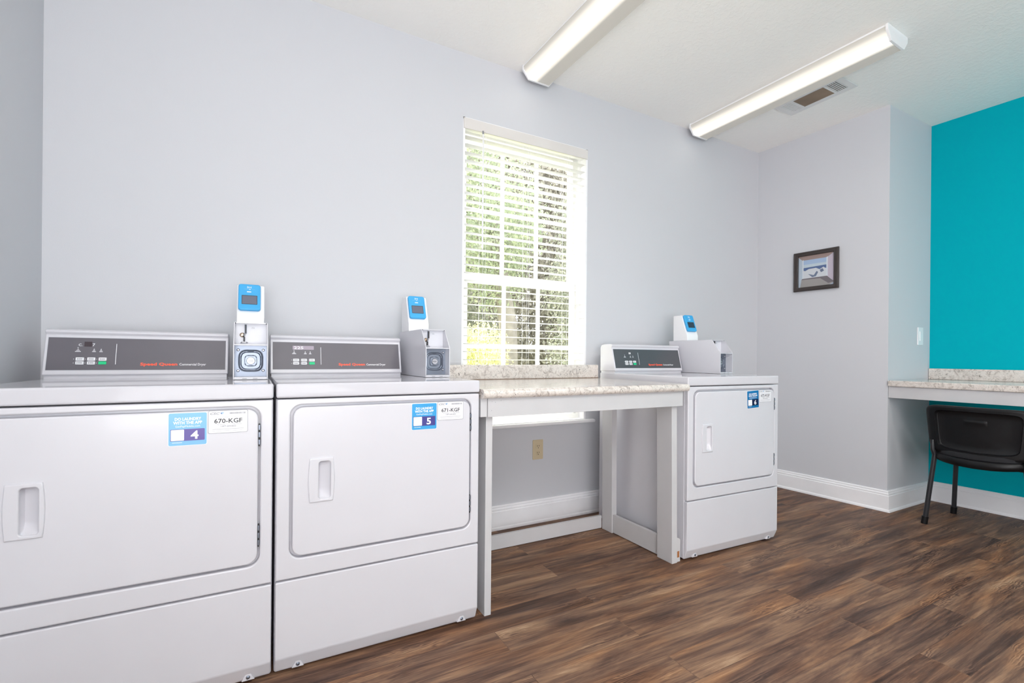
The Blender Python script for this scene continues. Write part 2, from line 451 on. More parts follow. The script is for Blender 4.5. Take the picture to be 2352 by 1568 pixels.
# ------------------------------------------------------------------ blind
bl = thing('window_blind', 'white horizontal slat blind hanging open across the window', 'blind', ((WX0 + WX1) / 2, .03, .80))
bi = Matrix.Translation((-(WX0 + WX1) / 2, -.03, -.80))
b = mb('valance')
b.box((WX0 + .002, -.006, 2.258), (WX1 - .002, .004, 2.317), bev=.003, mtx=bi)
b.box((WX0 + .002, .004, 2.258), (WX0 + .010, .05, 2.317), bev=.002, mtx=bi); b.box((WX1 - .010, .004, 2.258), (WX1 - .002, .05, 2.317), bev=.002, mtx=bi)
b.build('valance', parent=bl)
b = mb('plastic'); b.box((WX0 + .012, .008, 2.268), (WX1 - .012, .05, 2.308), bev=.002, mtx=bi); b.build('headrail', parent=bl)
b = mb('slat'); z = 2.225; sx0, sx1 = WX0 + .013, WX1 - .013
while z > .70:
    def fn(u, v, z=z):
        y = .006 + .048 * v
        return (sx0 + (sx1 - sx0) * u - (WX0 + WX1) / 2, y - .03, z - .80 + .0025 * (1 - (2 * v - 1) ** 2) + .0015 * (v - .5))
    b.grid(fn, 1, 4); b.grid(lambda u, v: tuple(Vector(fn(u, v)) - Vector((0, 0, .0022))), 1, 4, flip=True)
    for v_ in (0, 1):
        b.grid(lambda u, q, v_=v_: tuple(Vector(fn(u, v_)) - Vector((0, 0, .0022 * q))), 1, 1, flip=(v_ == 1))
    z -= .0446
b.build('slats', parent=bl, wn=False)
b = mb('slat'); b.box((sx0, .006, .668), (sx1, .054, .686), bev=.004, mtx=bi); b.build('bottom_rail', parent=bl)
for cx in (1.135, 1.425, 1.715):
    b = mb('plastic')
    for yy in (.0035, .0565): b.tube([(cx, yy, .675), (cx, yy, 2.27)], .0009, n=5, mtx=bi)
    b.tube([(cx + .014, .004, .675), (cx + .014, .004, 2.27)], .0009, n=5, mtx=bi)
    b.build('ladder_cord', parent=bl)
b = mb('plastic'); b.tube([(1.122, -.012, 2.245), (1.122, -.014, 1.60)], .0042, n=6, mtx=bi)
b.tube([(1.122, -.010, 2.262), (1.122, -.012, 2.243)], .005, 'greyink', n=6, mtx=bi)
b.build('tilt_wand', parent=bl)

# ------------------------------------------------------------------ dryer
W, D = .683, .70
ZS, ZL0, ZT = .2953, .8584, .9035

def make_dryer(loc, rz, label, number, code, blue, numback, display, panelmat, sticker_turn=0.0):
    d = thing('clothes_dryer', label, 'dryer', loc, rz, 'coin operated dryers along the window wall')
    # body: side and rear shell, upper front panel with rounded opening
    b = mb('white'); g = .0025
    b.box((0, .02, .012), (W, D, ZL0 - .003), bev=.004)
    o = rrect(.002, ZS + g, W - .002, ZL0 - .004, .004, 2)
    hole = rrect(.040, .358, .6485, .8365, .034, 8)
    b.slab([o, hole], -.0, .022, bev=.0045)
    b.slab([rrect(.030, .348, .658, .846, .03, 6)], .0215, .0235, 'darkhole')
    b.build('cabinet', parent=d)
    b = mb('white')   # toe panel: chamfer along its foot, two screw notches
    b.prism([(0, .0565), (0, ZS - g), (.03, ZS - g), (.03, .0096), (.022, .0096), (.018, .013)], .002, W - .002, axis='x', bev=.004, seg=3)
    b.build('toe_panel', parent=d)
    for sx in (.068, W - .062):
        b = mb('white'); b.prism([(sx - .018, .0135), (sx + .018, .0135), (sx + .007, .034), (sx - .007, .034)], .0095, .022, bev=.002)
        b.lathe([(.0055, 0), (.0055, .0015), (.003, .003), (0, .003)], 'steel', 12, Matrix.Translation((sx, .0095, .0235)) @ Matrix.Rotation(R(90), 4, 'X'))
        b.build('screw_boss', parent=d)
    for fx in (.05, W - .05):
        for fy in (.06, D - .05):
            b = mb('darkhole'); b.lathe([(.018, 0), (.018, .008), (.008, .009), (.008, .02)], n=14, mtx=Matrix.Translation((fx, fy, 0))); b.build('levelling_foot', parent=d)
    b = mb('lidwhite')
    b.box((0, -.001, ZL0), (W, D, ZT), bev=.0065, seg=3)
    b.build('lid', parent=d)
    # door with finger pocket
    dr = mb('white'); px0, px1, pz0, pz1 = .1215, .1590, .5360, .6560
    dr.slab([rrect(.0475, .366, .6425, .829, .030, 8), rrect(px0, pz0, px1, pz1, .008, 4)], -.004, .020, bev=.004)
    door = dr.build('door', parent=d)
    h = mb('white')
    n = 14
    pts = []
    for i in range(n + 1): t = i / n; pts.append((.0955 - .004 * math.sin(math.pi * t), .5275 + t * (.6665 - .5275)))
    for i in range(n + 1): t = i / n; pts.append((.1660 + .0045 * math.sin(math.pi * t), .6665 - t * (.6665 - .5275)))
    h.slab([pts[::-1], rrect(px0 + .001, pz0 + .001, px1 - .001, pz1 - .001, .008, 4)], -.0085, .001, bev=.003)
    def pocket(u, v):
        x = px0 + (px1 - px0) * u; z = pz0 + (pz1 - pz0) * v
        du = min(1, u / .10) * min(1, (1 - u) / .9) ** .8
        dv = min(1, v / .22) ** .7 * min(1, (1 - v) / .06)
        return (x, -.006 + .026 * max(0, du * dv) ** .75, z)
    h.grid(pocket, 26, 26)
    h.build('handle', parent=door)
    for hz in (.75, .448):
        b = mb('blackink'); b.box((.6432, -.003, hz - .033), (.6468, .012, hz + .033), bev=.001)
        for k in (-.022, 0, .022): b.box((.6430, -.0042, hz + k - .006), (.6478, .004, hz + k + .009), 'steel', bev=.0005)
        b.build('hinge', parent=door)
    if number == '6':
        pass
    # stickers
    y = -.0044
    turn = Matrix.Translation((.4675, 0, .78)) @ Matrix.Rotation(sticker_turn, 4, 'Y') @ Matrix.Translation((-.4675, 0, -.78))
    b = B(M[blue]); b.slab([rrect(.4225, .735, .5120, .8255, .004, 4)], y - .0005, y, mtx=turn)
    b.slab([rrect(.4215, .734, .5130, .8265, .004, 4)], y - .0002, y, 'ink', mtx=turn)
    yt = y - .0006
    b.text('DO LAUNDRY', .467, .8050, .0112, 'ink', turn, yt, 'CENTER', .00035, fit=.062)
    b.text('WITH THE APP', .467, .7945, .0112, 'ink', turn, yt, 'CENTER', .00035, fit=.068)
    b.text('GetPayMobile.com', .467, .7858, .0075, 'ink', turn, yt, 'CENTER', 0, fit=.058)
    b.slab([rrect(.4268, .7475, .5072, .7805, .002, 3)], y - .0008, y - .0004, numback, mtx=turn)
    b.slab([rrect(.4280, .7487, .4585, .7793, .002, 3)], y - .0011, y - .0008, 'ink', mtx=turn)
    b.text(number, .4835, .7525, .0315, 'ink', turn, y - .0010, 'CENTER', .0009, sx=1.15)
    b.box((.4310, y - .0008, .7425), (.4540, y - .0005, .7437), 'ink', mtx=turn)
    b.build('app_sticker', parent=door)
    b = mb('st_white')
    b.slab([rrect(.5150, .7630, .6150, .8290, .005, 4)], y - .0004, y, 'greyink')
    b.slab([rrect(.5160, .7640, .6140, .8280, .0045, 4)], y - .0007, y - .0004, 'st_white')
    yt = y - .0008
    b.text('CSC', .5185, .8175, .0088, 'greyink', None, yt, 'LEFT', .0002, fit=.024, shear=.3)
    b.prism([(.5450, .8210), (.5480, .8240), (.5500, .8170)], yt - .0001, yt, 'markblue')
    b.prism([(.5485, .8245), (.5540, .8235), (.5505, .8175)], yt - .0001, yt, 'marklight')
    r2 = random.Random(3); q = .5680
    while q < .6085:
        wd = r2.choice((.0005, .0008, .0014)); b.box((q, yt - .0001, .8180), (q + wd, yt, .8228), 'greyink'); q += wd + r2.choice((.0005, .0008))
    b.box((.535, yt - .0001, .8090), (.596, yt, .8094), 'greyink')
    b.text(code, .5650, .7925, .0180, 'blackink', None, yt, 'CENTER', .0002, fit=.070)
    b.text('For Service', .5370, .7872, .0042, 'greyink', None, yt, 'LEFT', 0)
    b.text('Other Services', .5990, .7872, .0042, 'greyink', None, yt, 'RIGHT', 0)
    b.text('1-877-264-6622', .5650, .7810, .0062, 'greyink', None, yt, 'CENTER', .0001, fit=.038)
    b.box((.526, yt - .0001, .7745), (.604, yt, .7752), 'greyink'); b.box((.526, yt - .0001, .7695), (.600, yt, .7699), 'greyink')
    b.build('service_sticker', parent=door)
    # console
    c0, c1 = -.002, .5395; yb, yt_ = .552, .590; zb, zt = .9150, 1.076
    slope = (yt_ - .002 - yb) / (zt - .0235 - zb)
    prof = [(yb, zb + .003), (yb + .002, zb), (D - .005, zb - .002), (D - .005, zt - .018), (D - .015, zt - .005), (D - .04, zt),
            (yt_ + .006, zt), (yt_ - .005, zt - .003), (yt_ - .0105, zt - .009), (yt_ - .006, zt - .016), (yt_ - .002, zt - .0205)]
    b = mb('white'); b.prism(prof, c0, c1, axis='x', bev=.0035, seg=3)
    b.box((c0 + .004, yb + .008, ZT - .001), (c1 - .004, D - .01, zb + .002))
    con = b.build('console', parent=d)
    # face frame: origin low left of grey panel; drawing x along width, z up the slope
    za = math.atan(slope)
    fm = Matrix.Translation((0, yb - .0012, zb)) @ Matrix.Rotation(-za, 4, 'X')
    pw0, pw1, pv0, pv1 = c0 + .010, c1 - .010, .019, .1345
    b = B(M[panelmat]); b.slab([rrect(pw0, pv0, pw1, pv1, .0008, 2)], -.0006, .0012, mtx=fm)
    b.box((pw0 - .0012, -.0003, pv0 - .0012), (pw1 + .0012, .0012, pv1 + .0012), 'greyink', mtx=fm)
    pw, pv = pw1 - pw0, pv1 - pv0
    PX = lambda s: pw0 + s * pw
    PV = lambda t: pv0 + t * pv
    yy = -.0010
    b.box((PX(.352), yy, PV(.17)), (PX(.355), yy + .0004, PV(.83)), 'ink', mtx=fm)
    b.text('Speed Queen', PX(.490), PV(.135), .0150, 'orange', fm, yy, 'LEFT', .00055, fit=pw * .215)
    b.text('Commercial Dryer', PX(.716), PV(.135), .0130, 'ink', fm, yy, 'LEFT', .0001, fit=pw * .162)
    if display == 'lit':
        b.slab([rrect(PX(.142), PV(.73), PX(.30), PV(.875), .0015, 3)], yy, yy + .0004, 'display', mtx=fm)
        b.text('225', PX(.150), PV(.75), .0165, 'ink', fm, yy - .0003, 'LEFT', .0001, fit=pw * .07)
    elif display == 'partial':
        b.slab([rrect(PX(.182), PV(.73), PX(.222), PV(.885), .001, 2)], yy, yy + .0004, 'displaydark', mtx=fm)
        b.text('C.', PX(.152), PV(.745), .0125, 'ink', fm, yy - .0003, 'LEFT', .0001)
        b.text('7', PX(.224), PV(.745), .0145, 'ink', fm, yy - .0003, 'LEFT', .0001)
    else:
        b.text('00', PX(.215), PV(.74), .0165, 'ink', fm, yy - .0003, 'LEFT', .0004)
    for s_, wd in ((.152, .030), (.235, .020), (.272, .018)):
        b.box((PX(s_ - wd / 2), yy, PV(.565)), (PX(s_ + wd / 2), yy + .0004, PV(.583)), 'key', mtx=fm)
        b.box((PX(s_ - wd / 3.4), yy, PV(.600)), (PX(s_ + wd / 3.4), yy + .0004, PV(.615)), 'key', mtx=fm)
        b.prism([(PX(s_ - .004), PV(.635)), (PX(s_ + .004), PV(.635)), (PX(s_), PV(.670))], yy, yy + .0004, 'key', mtx=fm)
    b.slab([rrect(PX(.1485), PV(.685), PX(.1535), PV(.705), .001, 3)], yy, yy + .0004, 'ink', mtx=fm)
    b.build('control_panel', parent=con)
    for r_, t0, t1 in ((0, .285, .385), (1, .165, .262)):
        for k, (s0, s1) in enumerate(((.1440, .1870), (.2035, .2455), (.2630, .3050))):
            grn = (r_ == 1 and k == 2)
            b = mb('green' if grn else 'key'); b.slab([rrect(PX(s0), PV(t0), PX(s1), PV(t1), .0014, 3)], -.0024, -.0005, bev=.0005, mtx=fm)
            if not grn:
                b.box((PX(s0 + .013), -.0026, PV((t0 + t1) / 2 - .012)), (PX(s1 - .008), -.0024, PV((t0 + t1) / 2 + .012)), 'greyink', mtx=fm)
                b.box((PX(s0 + .008), -.0026, PV((t0 + t1) / 2 - .02)), (PX(s0 + .0105), -.0024, PV((t0 + t1) / 2 + .02)), 'blackink', mtx=fm)
            b.slab([rrect(PX(s0) - .0065, PV((t0 + t1) / 2) - .001, PX(s0) - .0045, PV((t0 + t1) / 2) + .001, .0009, 3)], -.0010, -.0005, 'key', mtx=fm)
            bt = b.build('push_button', parent=con)
            if grn: bt['label'] = 'green start button'
    # coin box shell
    x0, x1 = .5655, .6730; y0, y1, y2 = .285, .347, .695; z0, zm, z1 = .9045, 1.028, 1.108; t = .0035
    b = mb('white')
    side = [(y0, z0), (y2, z0), (y2, z1), (y1, z1), (y0, zm)]
    b.prism(side, x0, x0 + t, axis='x', bev=.001); b.prism(side, x1 - t, x1, axis='x', bev=.001)
    b.box((x0 + t, y1, z1 - t), (x1 - t, y2, z1)); b.box((x0 + t, y0, z0), (x1 - t, y2, z0 + .009), bev=.001)
    b.box((x0 + t, y2 - t, z0), (x1 - t, y2, z1))
    b.box((x0 + t, y0 + .001, zm - .004), (x1 - t, y1 + .03, zm), bev=.0008)          # divider shelf
    b.box((x0 + t, y1 + .020, zm), (x1 - t, y1 + .024, z1 - t), 'boxgrey')            # upper coin plate, recessed
    for sx in (x0 + .0045, x1 - .0045):
        b.lathe([(.0022, 0), (.0022, .0006), (0, .0006)], 'blackink', 8, Matrix.Translation((sx, y1 - .001, z1 - .0035)) @ Matrix.Rotation(R(60), 4, 'X'))
    for sx in (x0 + .035, x0 + .068): b.box((sx - .007, y0 - .0004, z0 + .003), (sx + .007, y0 + .002, z0 + .0048), 'greyink', bev=.0003)
    box = b.build('coin_box', parent=d)
    cx = (x0 + x1) / 2; yp = y1 + .0195
    b = mb('chrome')
    b.box((x0 + .034, yp - .012, 1.070), (x0 + .0385, yp + .001, 1.1000), 'blackink', bev=.0006, mtx=Matrix.Translation((0, 0, 0)))
    b.box((x0 + .0325, yp - .003, 1.068), (x0 + .0400, yp + .001, 1.1015), 'steel', bev=.001)
    b.tube([(x0 + .0345, yp - .010, 1.068), (x0 + .0300, yp - .016, 1.060)], .003, 'chrome', 8)
    b.lathe([(.0085, 0), (.0085, .004), (.005, .009), (0, .010)], 'brass', 16, Matrix.Translation((x0 + .026, yp, 1.063)) @ Matrix.Rotation(R(90), 4, 'X'))
    b.box((x0 + .0295, yp - .010, 1.037), (x0 + .0345, yp + .001, 1.056), 'blackink', bev=.001)
    b.tube([(x0 + .022, yp - .006, 1.0345), (x0 + .027, yp - .012, 1.0370), (x0 + .037, yp - .012, 1.0370), (x0 + .042, yp - .006, 1.0345)], .0022, 'chrome', 8)
    b.build('coin_slot', parent=box)
    b = mb('boxgrey'); b.lathe([(1, 0), (1, .0004), (0, .0004)], None, 24, Matrix.Translation((x0 + .060, yp, 1.090)) @ Matrix.Rotation(R(90), 4, 'X') @ Matrix.Diagonal((.0135, .0060, 1, 1)))
    b.text('25¢', x0 + .060, 1.0875, .0075, 'greyink', None, yp - .0006, 'CENTER')
    b.build('price_plate', parent=box)
    # vault door with lock
    yv = y0 + .048; b = mb('steel')
    vx0, vx1, vz0, vz1 = x0 + t, x1 - t, z0 + .009, zm - .004
    def vault(u, v):
        x = vx0 + (vx1 - vx0) * u; z = vz0 + (vz1 - vz0) * v
        r = (abs((x - cx) / .0375) ** 3.6 + abs((z - .970) / .0375) ** 3.6) ** (1 / 3.6)
        S_ = lambda e0, e1, q: (lambda k: k * k * (3 - 2 * k))(max(0, min(1, (q - e0) / (e1 - e0))))
        h = .0030 * (1 - S_(.90, 1.04, r)) - .0125 * (1 - S_(.66, .86, r)) + .0115 * (1 - S_(.50, .60, r))
        return (x, yv - h, z)
    b.grid(vault, 44, 48)
    b.box((vx0, yv + .002, vz0), (vx1, yv + .003, vz1))
    for sx in (-.0395, .0395):
        for sz in (.9345, 1.0085):
            b.lathe([(.0050, 0), (.0048, .0015), (.003, .0035), (0, .004)], 'chrome', 12, Matrix.Translation((cx + sx, yv, sz)) @ Matrix.Rotation(R(90), 4, 'X'))
    b.build('coin_vault', parent=box)
    b = mb('chrome'); b.lathe([(.0135, 0), (.0135, .006), (.0120, .008), (.0095, .008), (.0095, .006), (.004, .006), (.004, .0075), (0, .0075)], None, 24,
                              Matrix.Translation((cx, yv - .0015, .970)) @ Matrix.Rotation(R(90), 4, 'X'))
    b.box((cx - .0085, yv - .0095, .9690), (cx + .0085, yv - .0074, .9710), 'blackink', mtx=None)
    b.build('lock', parent=box)
    # reader mount and reader
    m0, m1 = .5675, .6650; ya, yk, yr = .542, .592, .662; q0, q1, q2 = z1, 1.140, 1.2740
    b = mb('plastic'); b.prism([(ya, q0), (yr, q0), (yr, q2), (yk, q2), (ya, q1)], m0, m1, axis='x', bev=.004, seg=3)
    mount = b.build('reader_mount', parent=d)
    sa = math.atan2(yk - ya, q2 - q1); sm = Matrix.Translation((0, ya, q1)) @ Matrix.Rotation(-sa, 4, 'X')
    rx0, rx1, rv0, rv1 = m0 + .0050, m0 + .0835, .0260, .1400
    b = mb('blue'); b.slab([rrect(rx0, rv0, rx1, rv1, .010, 6)], -.016, -.0008, bev=.0035, mtx=sm)
    yy = -.0163; rc = (rx0 + rx1) / 2
    for k in (-.0075, -.0035, .0010, .005):
        b.box((rc + k - .0008, yy - .0003, .1225 - abs(k) * .3), (rc + k + .0008, yy, .1275 + abs(k) * .3), 'ink', mtx=sm)
    b.box((rc - .020, yy - .0003, .1158), (rc + .020, yy, .1165), 'marklight', mtx=sm)
    b.box((rc - .002, yy - .0003, .1148), (rc + .003, yy, .1175), 'ink', mtx=sm)
    b.slab([rrect(rc - .0095, .1030, rc + .0060, .1068, .0012, 3)], yy - .0003, yy, 'ink', mtx=sm)
    rd = b.build('card_reader', parent=mount)
    b = mb('screen_dark' if number == '6' else 'screen')
    b.slab([rrect(rc - .0275, .0500, rc + .0275, .0890, .002, 3)], -.0168, -.0158, 'blackink', mtx=sm)
    b.slab([rrect(rc - .0260, .0512, rc + .0260, .0868, .001, 3)], -.0171, -.0167, bev=0, mtx=sm)
    b.build('screen', parent=mount)
    return d

make_dryer((-.6296, -.822, 0), 0, 'white coin dryer nearest the left wall, sticker numbered 4', '4', '670-KGF', 'st_blue_a', 'purple', 'partial', 'panel')
make_dryer((.0601, -.822, 0), 0, 'white coin dryer with sticker number 5 and lit 225 display, left of the counter', '5', '671-KGF', 'st_blue_b', 'indigo', 'lit', 'panel')
make_dryer((1.8516, -.8242, 0), R(-2.088), 'white coin dryer right of the folding counter, sticker numbered 6', '6', '672-KGF', 'st_blue_c', 'navy', 'zero', 'panel_dark', R(-2.5))

# ------------------------------------------------------------------ folding counter
fc = thing('folding_counter', 'granite-look folding counter on white wooden legs between two dryers under the window', 'table', (1.30, -.50, 0))
ci = Matrix.Translation((-1.30, .50, 0))
KX0, KX1 = .7465, 1.8340
b = mb('granite')
n = 6; fr = -.852; ztop, zbot = .8705, .8350; rr = (ztop - zbot) / 2
prof = [(-.13, zbot), (-.13, ztop)] + [(fr + rr * .9 - rr * .9 * math.sin(R(180 * i / 8)) if 0 < i < 8 else fr + rr * .9, (ztop + zbot) / 2 + rr * math.cos(R(180 * i / 8))) for i in range(9)]
b.prism(prof, KX0, KX1, axis='x', mtx=ci); b.build('countertop', parent=fc)
b = mb('granite')
b.box((KX0, -.150, .872), (KX1 + .012, -.130, .950), bev=.005, mtx=ci); sp_ = b.build('backsplash', parent=fc)
b = mb('edgeline'); b.box((KX0 + .002, -.152, .8706), (KX1 + .010, -.131, .8735), mtx=ci); b.build('backsplash_edge', parent=sp_)
b = mb('boards'); b.box((.7750, -.826, .7640), (1.8150, -.806, .8350), bev=.0015, mtx=ci)
b.box((.7465, -.822, .7650), (.7735, -.804, .8350), bev=.0015, mtx=ci)
for q in ((.792, .822), (.806, .8195), (.790, .789), (.83, .825)):
    b.lathe([(.0013, 0), (.0013, .0006), (0, .0006)], 'greyink', 6, ci @ Matrix.Translation((q[0], -.8262, q[1])) @ Matrix.Rotation(R(90), 4, 'X'))
b.build('apron', parent=fc)
def leg(x0, x1, y0, y1, lean=0):
    b = mb('boards')
    b.prism([(x0, 0), (x1, 0), (x1 - lean, .8348), (x0 - lean, .8348)], y0, y1, bev=.002, mtx=ci)
    return b
leg(.7795, .8080, -.800, -.715).build('leg', parent=fc)
leg(.7795, .8145, -.345, -.262).build('leg', parent=fc)
l = leg(1.7780, 1.8130, -.802, -.705, .012)
l.prism([(1.8140, 0), (1.8400, 0), (1.8400, .105), (1.8340, .113), (1.8140, .120)], -.796, -.775, 'boards', bev=.0015, mtx=ci)
l.box((1.8190, -.7968, .022), (1.8330, -.7958, .052), 'chip', mtx=ci)
l.build('leg', parent=fc)
leg(1.7860, 1.8210, -.354, -.268, .006).build('leg', parent=fc)
b = mb('boards'); b.box((.8150, -.266, .004), (1.7850, -.248, .076), bev=.0015, mtx=ci); b.build('floor_rail', parent=fc)
b = mb('boards'); b.box((1.7920, -.704, .004), (1.8100, -.355, .105), bev=.0015, mtx=ci); b.build('floor_rail', parent=fc)
b = mb('boards'); b.box((.7960, -.714, .004), (.8120, -.346, .105), bev=.0015, mtx=ci); b.build('floor_rail', parent=fc)
b = mb('boards'); b.box((.8150, -.262, .7650), (1.7800, -.244, .8345), bev=.0015, mtx=ci); b.build('back_apron', parent=fc)

# ------------------------------------------------------------------ alcove counter
ac = thing('alcove_counter', 'granite-look counter with white apron along the teal wall', 'counter', (3.95, -1.9, 0))
ai = Matrix.Translation((-3.95, 1.9, 0))
CY0, CY1 = -.8850, -3.40; tan = te
xf = lambda y: 3.646 + .012 * (-.885 - y); xb = lambda y: TX0 - .001 + te * (QY - y)
b = mb('granite'); b.prism([(xf(CY0), CY0), (xf(CY1), CY1), (xb(CY1), CY1), (xb(CY0), CY0)], .8235, .8620, axis='z', bev=.006, seg=3, mtx=ai); b.build('countertop', parent=ac)
b = mb('granite'); b.prism([(xb(CY0) - .022, CY0 - .0), (xb(CY1) - .022, CY1), (xb(CY1), CY1), (xb(CY0), CY0)], .8625, .9390, axis='z', bev=.004, mtx=ai); b.build('backsplash', parent=ac)
b = mb('boards'); b.prism([(xf(CY0) + .014, CY0), (xf(CY1) + .014, CY1), (xf(CY1) + .034, CY1), (xf(CY0) + .034, CY0)], .7480, .8230, axis='z', bev=.0015, mtx=ai)
b.build('apron', parent=ac)
b = mb('boards'); b.box((3.70, CY0 - .02, .765), (xb(CY0) - .002, CY0, .823), mtx=ai); b.build('wall_cleat', parent=ac)
b = mb('boards'); b.box((3.72, CY1, 0), (4.20, CY1 + .02, .823), bev=.001, mtx=ai); b.build('end_panel', parent=ac)

# ------------------------------------------------------------------ chair
ch = thing('stacking_chair', 'black plastic-backed stacking chair tucked under the teal wall counter', 'chair', (3.80, -1.335, 0))
# local: x forward (towards the teal wall), y sideways, z up
def sup(a, b_, n_, t):   # superellipse
    c, s_ = math.cos(t), math.sin(t)
    return a * math.copysign(abs(c) ** (2 / n_), c), b_ * math.copysign(abs(s_) ** (2 / n_), s_)
def back_pt(y, z, off):
    # backrest centre surface leans and wraps slightly
    return (-.205 - .06 * (z - .60) + .055 * (y / .22) ** 2 * .55 + off, y, z)
def back_outline(t, k=1.0):
    y, z = sup(.240, .138, 9, t)
    zz = z * k; yy = y * k
    yy *= 1 - .09 * max(0, (.138 - z) / .276)
    if z < 0: zz -= .020 * k * (1 - (y / .240) ** 2) * (-z / .138)
    return yy, .592 + zz
b = mb('black')
NT = 64
def ring(k, off): return [Vector(back_pt(*back_outline(2 * math.pi * i / NT, k), off)) for i in range(NT)]
levels = [(.0, .012), (.55, .012), (.765, .012), (.778, .010), (.788, -.006), (.802, -.0115), (.90, -.012), (.965, -.012), (.990, -.007), (1.0, .006), (.995, .030), (.95, .042), (.6, .040), (0.0, .040)]
bm = bmesh.new(); RG = []
for k, off in levels:
    RG.append([bm.verts.new(p) for p in ring(max(k, .02), off)])
for a_, b2 in zip(RG, RG[1:]):
    for i in range(NT): bm.faces.new((a_[i], a_[(i + 1) % NT], b2[(i + 1) % NT], b2[i]))
bm.faces.new(RG[0]); bm.faces.new(RG[-1][::-1])
bmesh.ops.recalc_face_normals(bm, faces=bm.faces[:])
b._take(bm, 'black')
bk = b.build('backrest', parent=ch, smooth=60, wn=False)
b = mb('black')   # moulded grip ledge on the back of the shell
def led(u, v):
    y = .060 - .105 * u; z = .655 - .055 * v
    e = max(0, math.sin(math.pi * min(1, max(0, u)))) ** .3
    return (back_pt(y, z, .0125 - .0085 * e * (1 - v) ** 2 * min(1, v * 6 + .0))[0], y, z)
b.grid(led, 16, 8); b.build('grip_ledge', parent=bk)
# seat: rounded pan with curved rear lip and fabric pad
bm = bmesh.new(); RG = []
def seat_ring(k, z, sag=0):
    r_ = []
    for i in range(NT):
        x, y = sup(.215, .225, 4, 2 * math.pi * i / NT)
        if x < 0: x -= .035 * (1 - (y / .225) ** 2)
        r_.append(Vector((x * k + .010, y * k, z - sag * (1 - (y / .225) ** 2) * (1 if x < 0 else .3))))
    return r_
for k, z, sag in ((.02, .405, .015), (.85, .402, .02), (.97, .410, .025), (1.0, .428, .025), (.99, .446, .022), (.96, .452, .02)):
    RG.append([bm.verts.new(p) for p in seat_ring(k, z, sag)])
for a_, b2 in zip(RG, RG[1:]):
    for i in range(NT): bm.faces.new((a_[i], a_[(i + 1) % NT], b2[(i + 1) % NT], b2[i]))
bm.faces.new(RG[0][::-1]); bm.faces.new(RG[-1]); bmesh.ops.recalc_face_normals(bm, faces=bm.faces[:])
b = mb('black'); b._take(bm, 'black'); b.build('seat', parent=ch, smooth=60, wn=False)
bm = bmesh.new(); RG = []
for k, z in ((.95, .448), (.95, .462), (.90, .474), (.6, .478), (.02, .478)):
    RG.append([bm.verts.new(p) for p in seat_ring(k, z, .012)])
for a_, b2 in zip(RG, RG[1:]):
    for i in range(NT): bm.faces.new((a_[i], a_[(i + 1) % NT], b2[(i + 1) % NT], b2[i]))
bm.faces.new(RG[0][::-1]); bm.faces.new(RG[-1]); bmesh.ops.recalc_face_normals(bm, faces=bm.faces[:])
b = mb('fabric'); b._take(bm, 'fabric'); b.build('seat_pad', parent=ch, smooth=60, wn=False)
for s_ in (1, -1):
    b = mb('blackmetal'); b.tube([(-.195, .232 * s_, .012), (-.180, .205 * s_, .30), (-.172, .192 * s_, .44)], .0125, n=12, rx=.015)
    lg = b.build('leg', parent=ch)
    b = mb('black'); b.tube([(-.196, .234 * s_, 0), (-.1935, .230 * s_, .045)], .0165, n=12, rx=.019); b.build('foot_cap', parent=lg)
    b = mb('blackmetal'); b.tube([(.215, .232 * s_, .012), (.190, .215 * s_, .30), (.170, .205 * s_, .43)], .0125, n=12, rx=.015)
    lg = b.build('leg', parent=ch)
    b = mb('black'); b.tube([(.216, .234 * s_, 0), (.2135, .230 * s_, .045)], .0165, n=12, rx=.019); b.build('foot_cap', parent=lg)
    b = mb('blackmetal'); b.tube([(-.172, .192 * s_, .42), (-.184, .200 * s_, .46), (-.178, .202 * s_, .515)], .012, n=12, rx=.014)
    b.tube([(-.172, .195 * s_, .405), (.172, .205 * s_, .405)], .011, n=10)
    b.build('side_frame', parent=ch)
b = mb('blackmetal'); b.tube([(-.12, -.195, .398), (-.12, .195, .398)], .010, n=10); b.build('crossbar', parent=ch)
b = mb('blackmetal'); b.tube([(.14, -.205, .398), (.14, .205, .398)], .010, n=10); b.build('crossbar', parent=ch)

# ------------------------------------------------------------------ ceiling lights and vent
def ceiling_light(loc, rz, label, width=.215, length=1.20):
    f = thing('ceiling_light', label, 'ceiling light', loc, rz, 'long fluorescent ceiling lights')
    hw = width / 2; h = .072
    lp = [(-hw, -.010), (-hw + .004, -.026), (-hw * .62, -h), (hw * .62, -h), (hw - .004, -.026), (hw, -.010)]
    b = mb('plastic'); b.box((-hw + .004, -length / 2 + .004, -.010), (hw - .004, length / 2 - .004, 0)); b.build('base_pan', parent=f)
    b = mb('lens'); b.prism(lp, -length / 2 + .010, length / 2 - .010, axis='y'); b.build('diffuser', parent=f, smooth=25)
    for s_ in (-1, 1):
        e = [(-hw - .003, 0), (-hw - .003, -.028), (-hw * .62 - .004, -h - .003), (hw * .62 + .004, -h - .003), (hw + .003, -.028), (hw + .003, 0)]
        b = mb('plastic'); y0 = s_ * (length / 2 - .012)
        b.prism(e, y0, y0 + s_ * .012, axis='y', bev=.0015); b.build('end_cap', parent=f)
    return f
ceiling_light((1.462, -.052 - .605, H), R(.8), 'long lit ceiling light above the window, cut off by the top edge')
ceiling_light((2.852, -.050 - .600, H), R(1.6), 'long lit ceiling light near the air vent, with its far end cap showing')

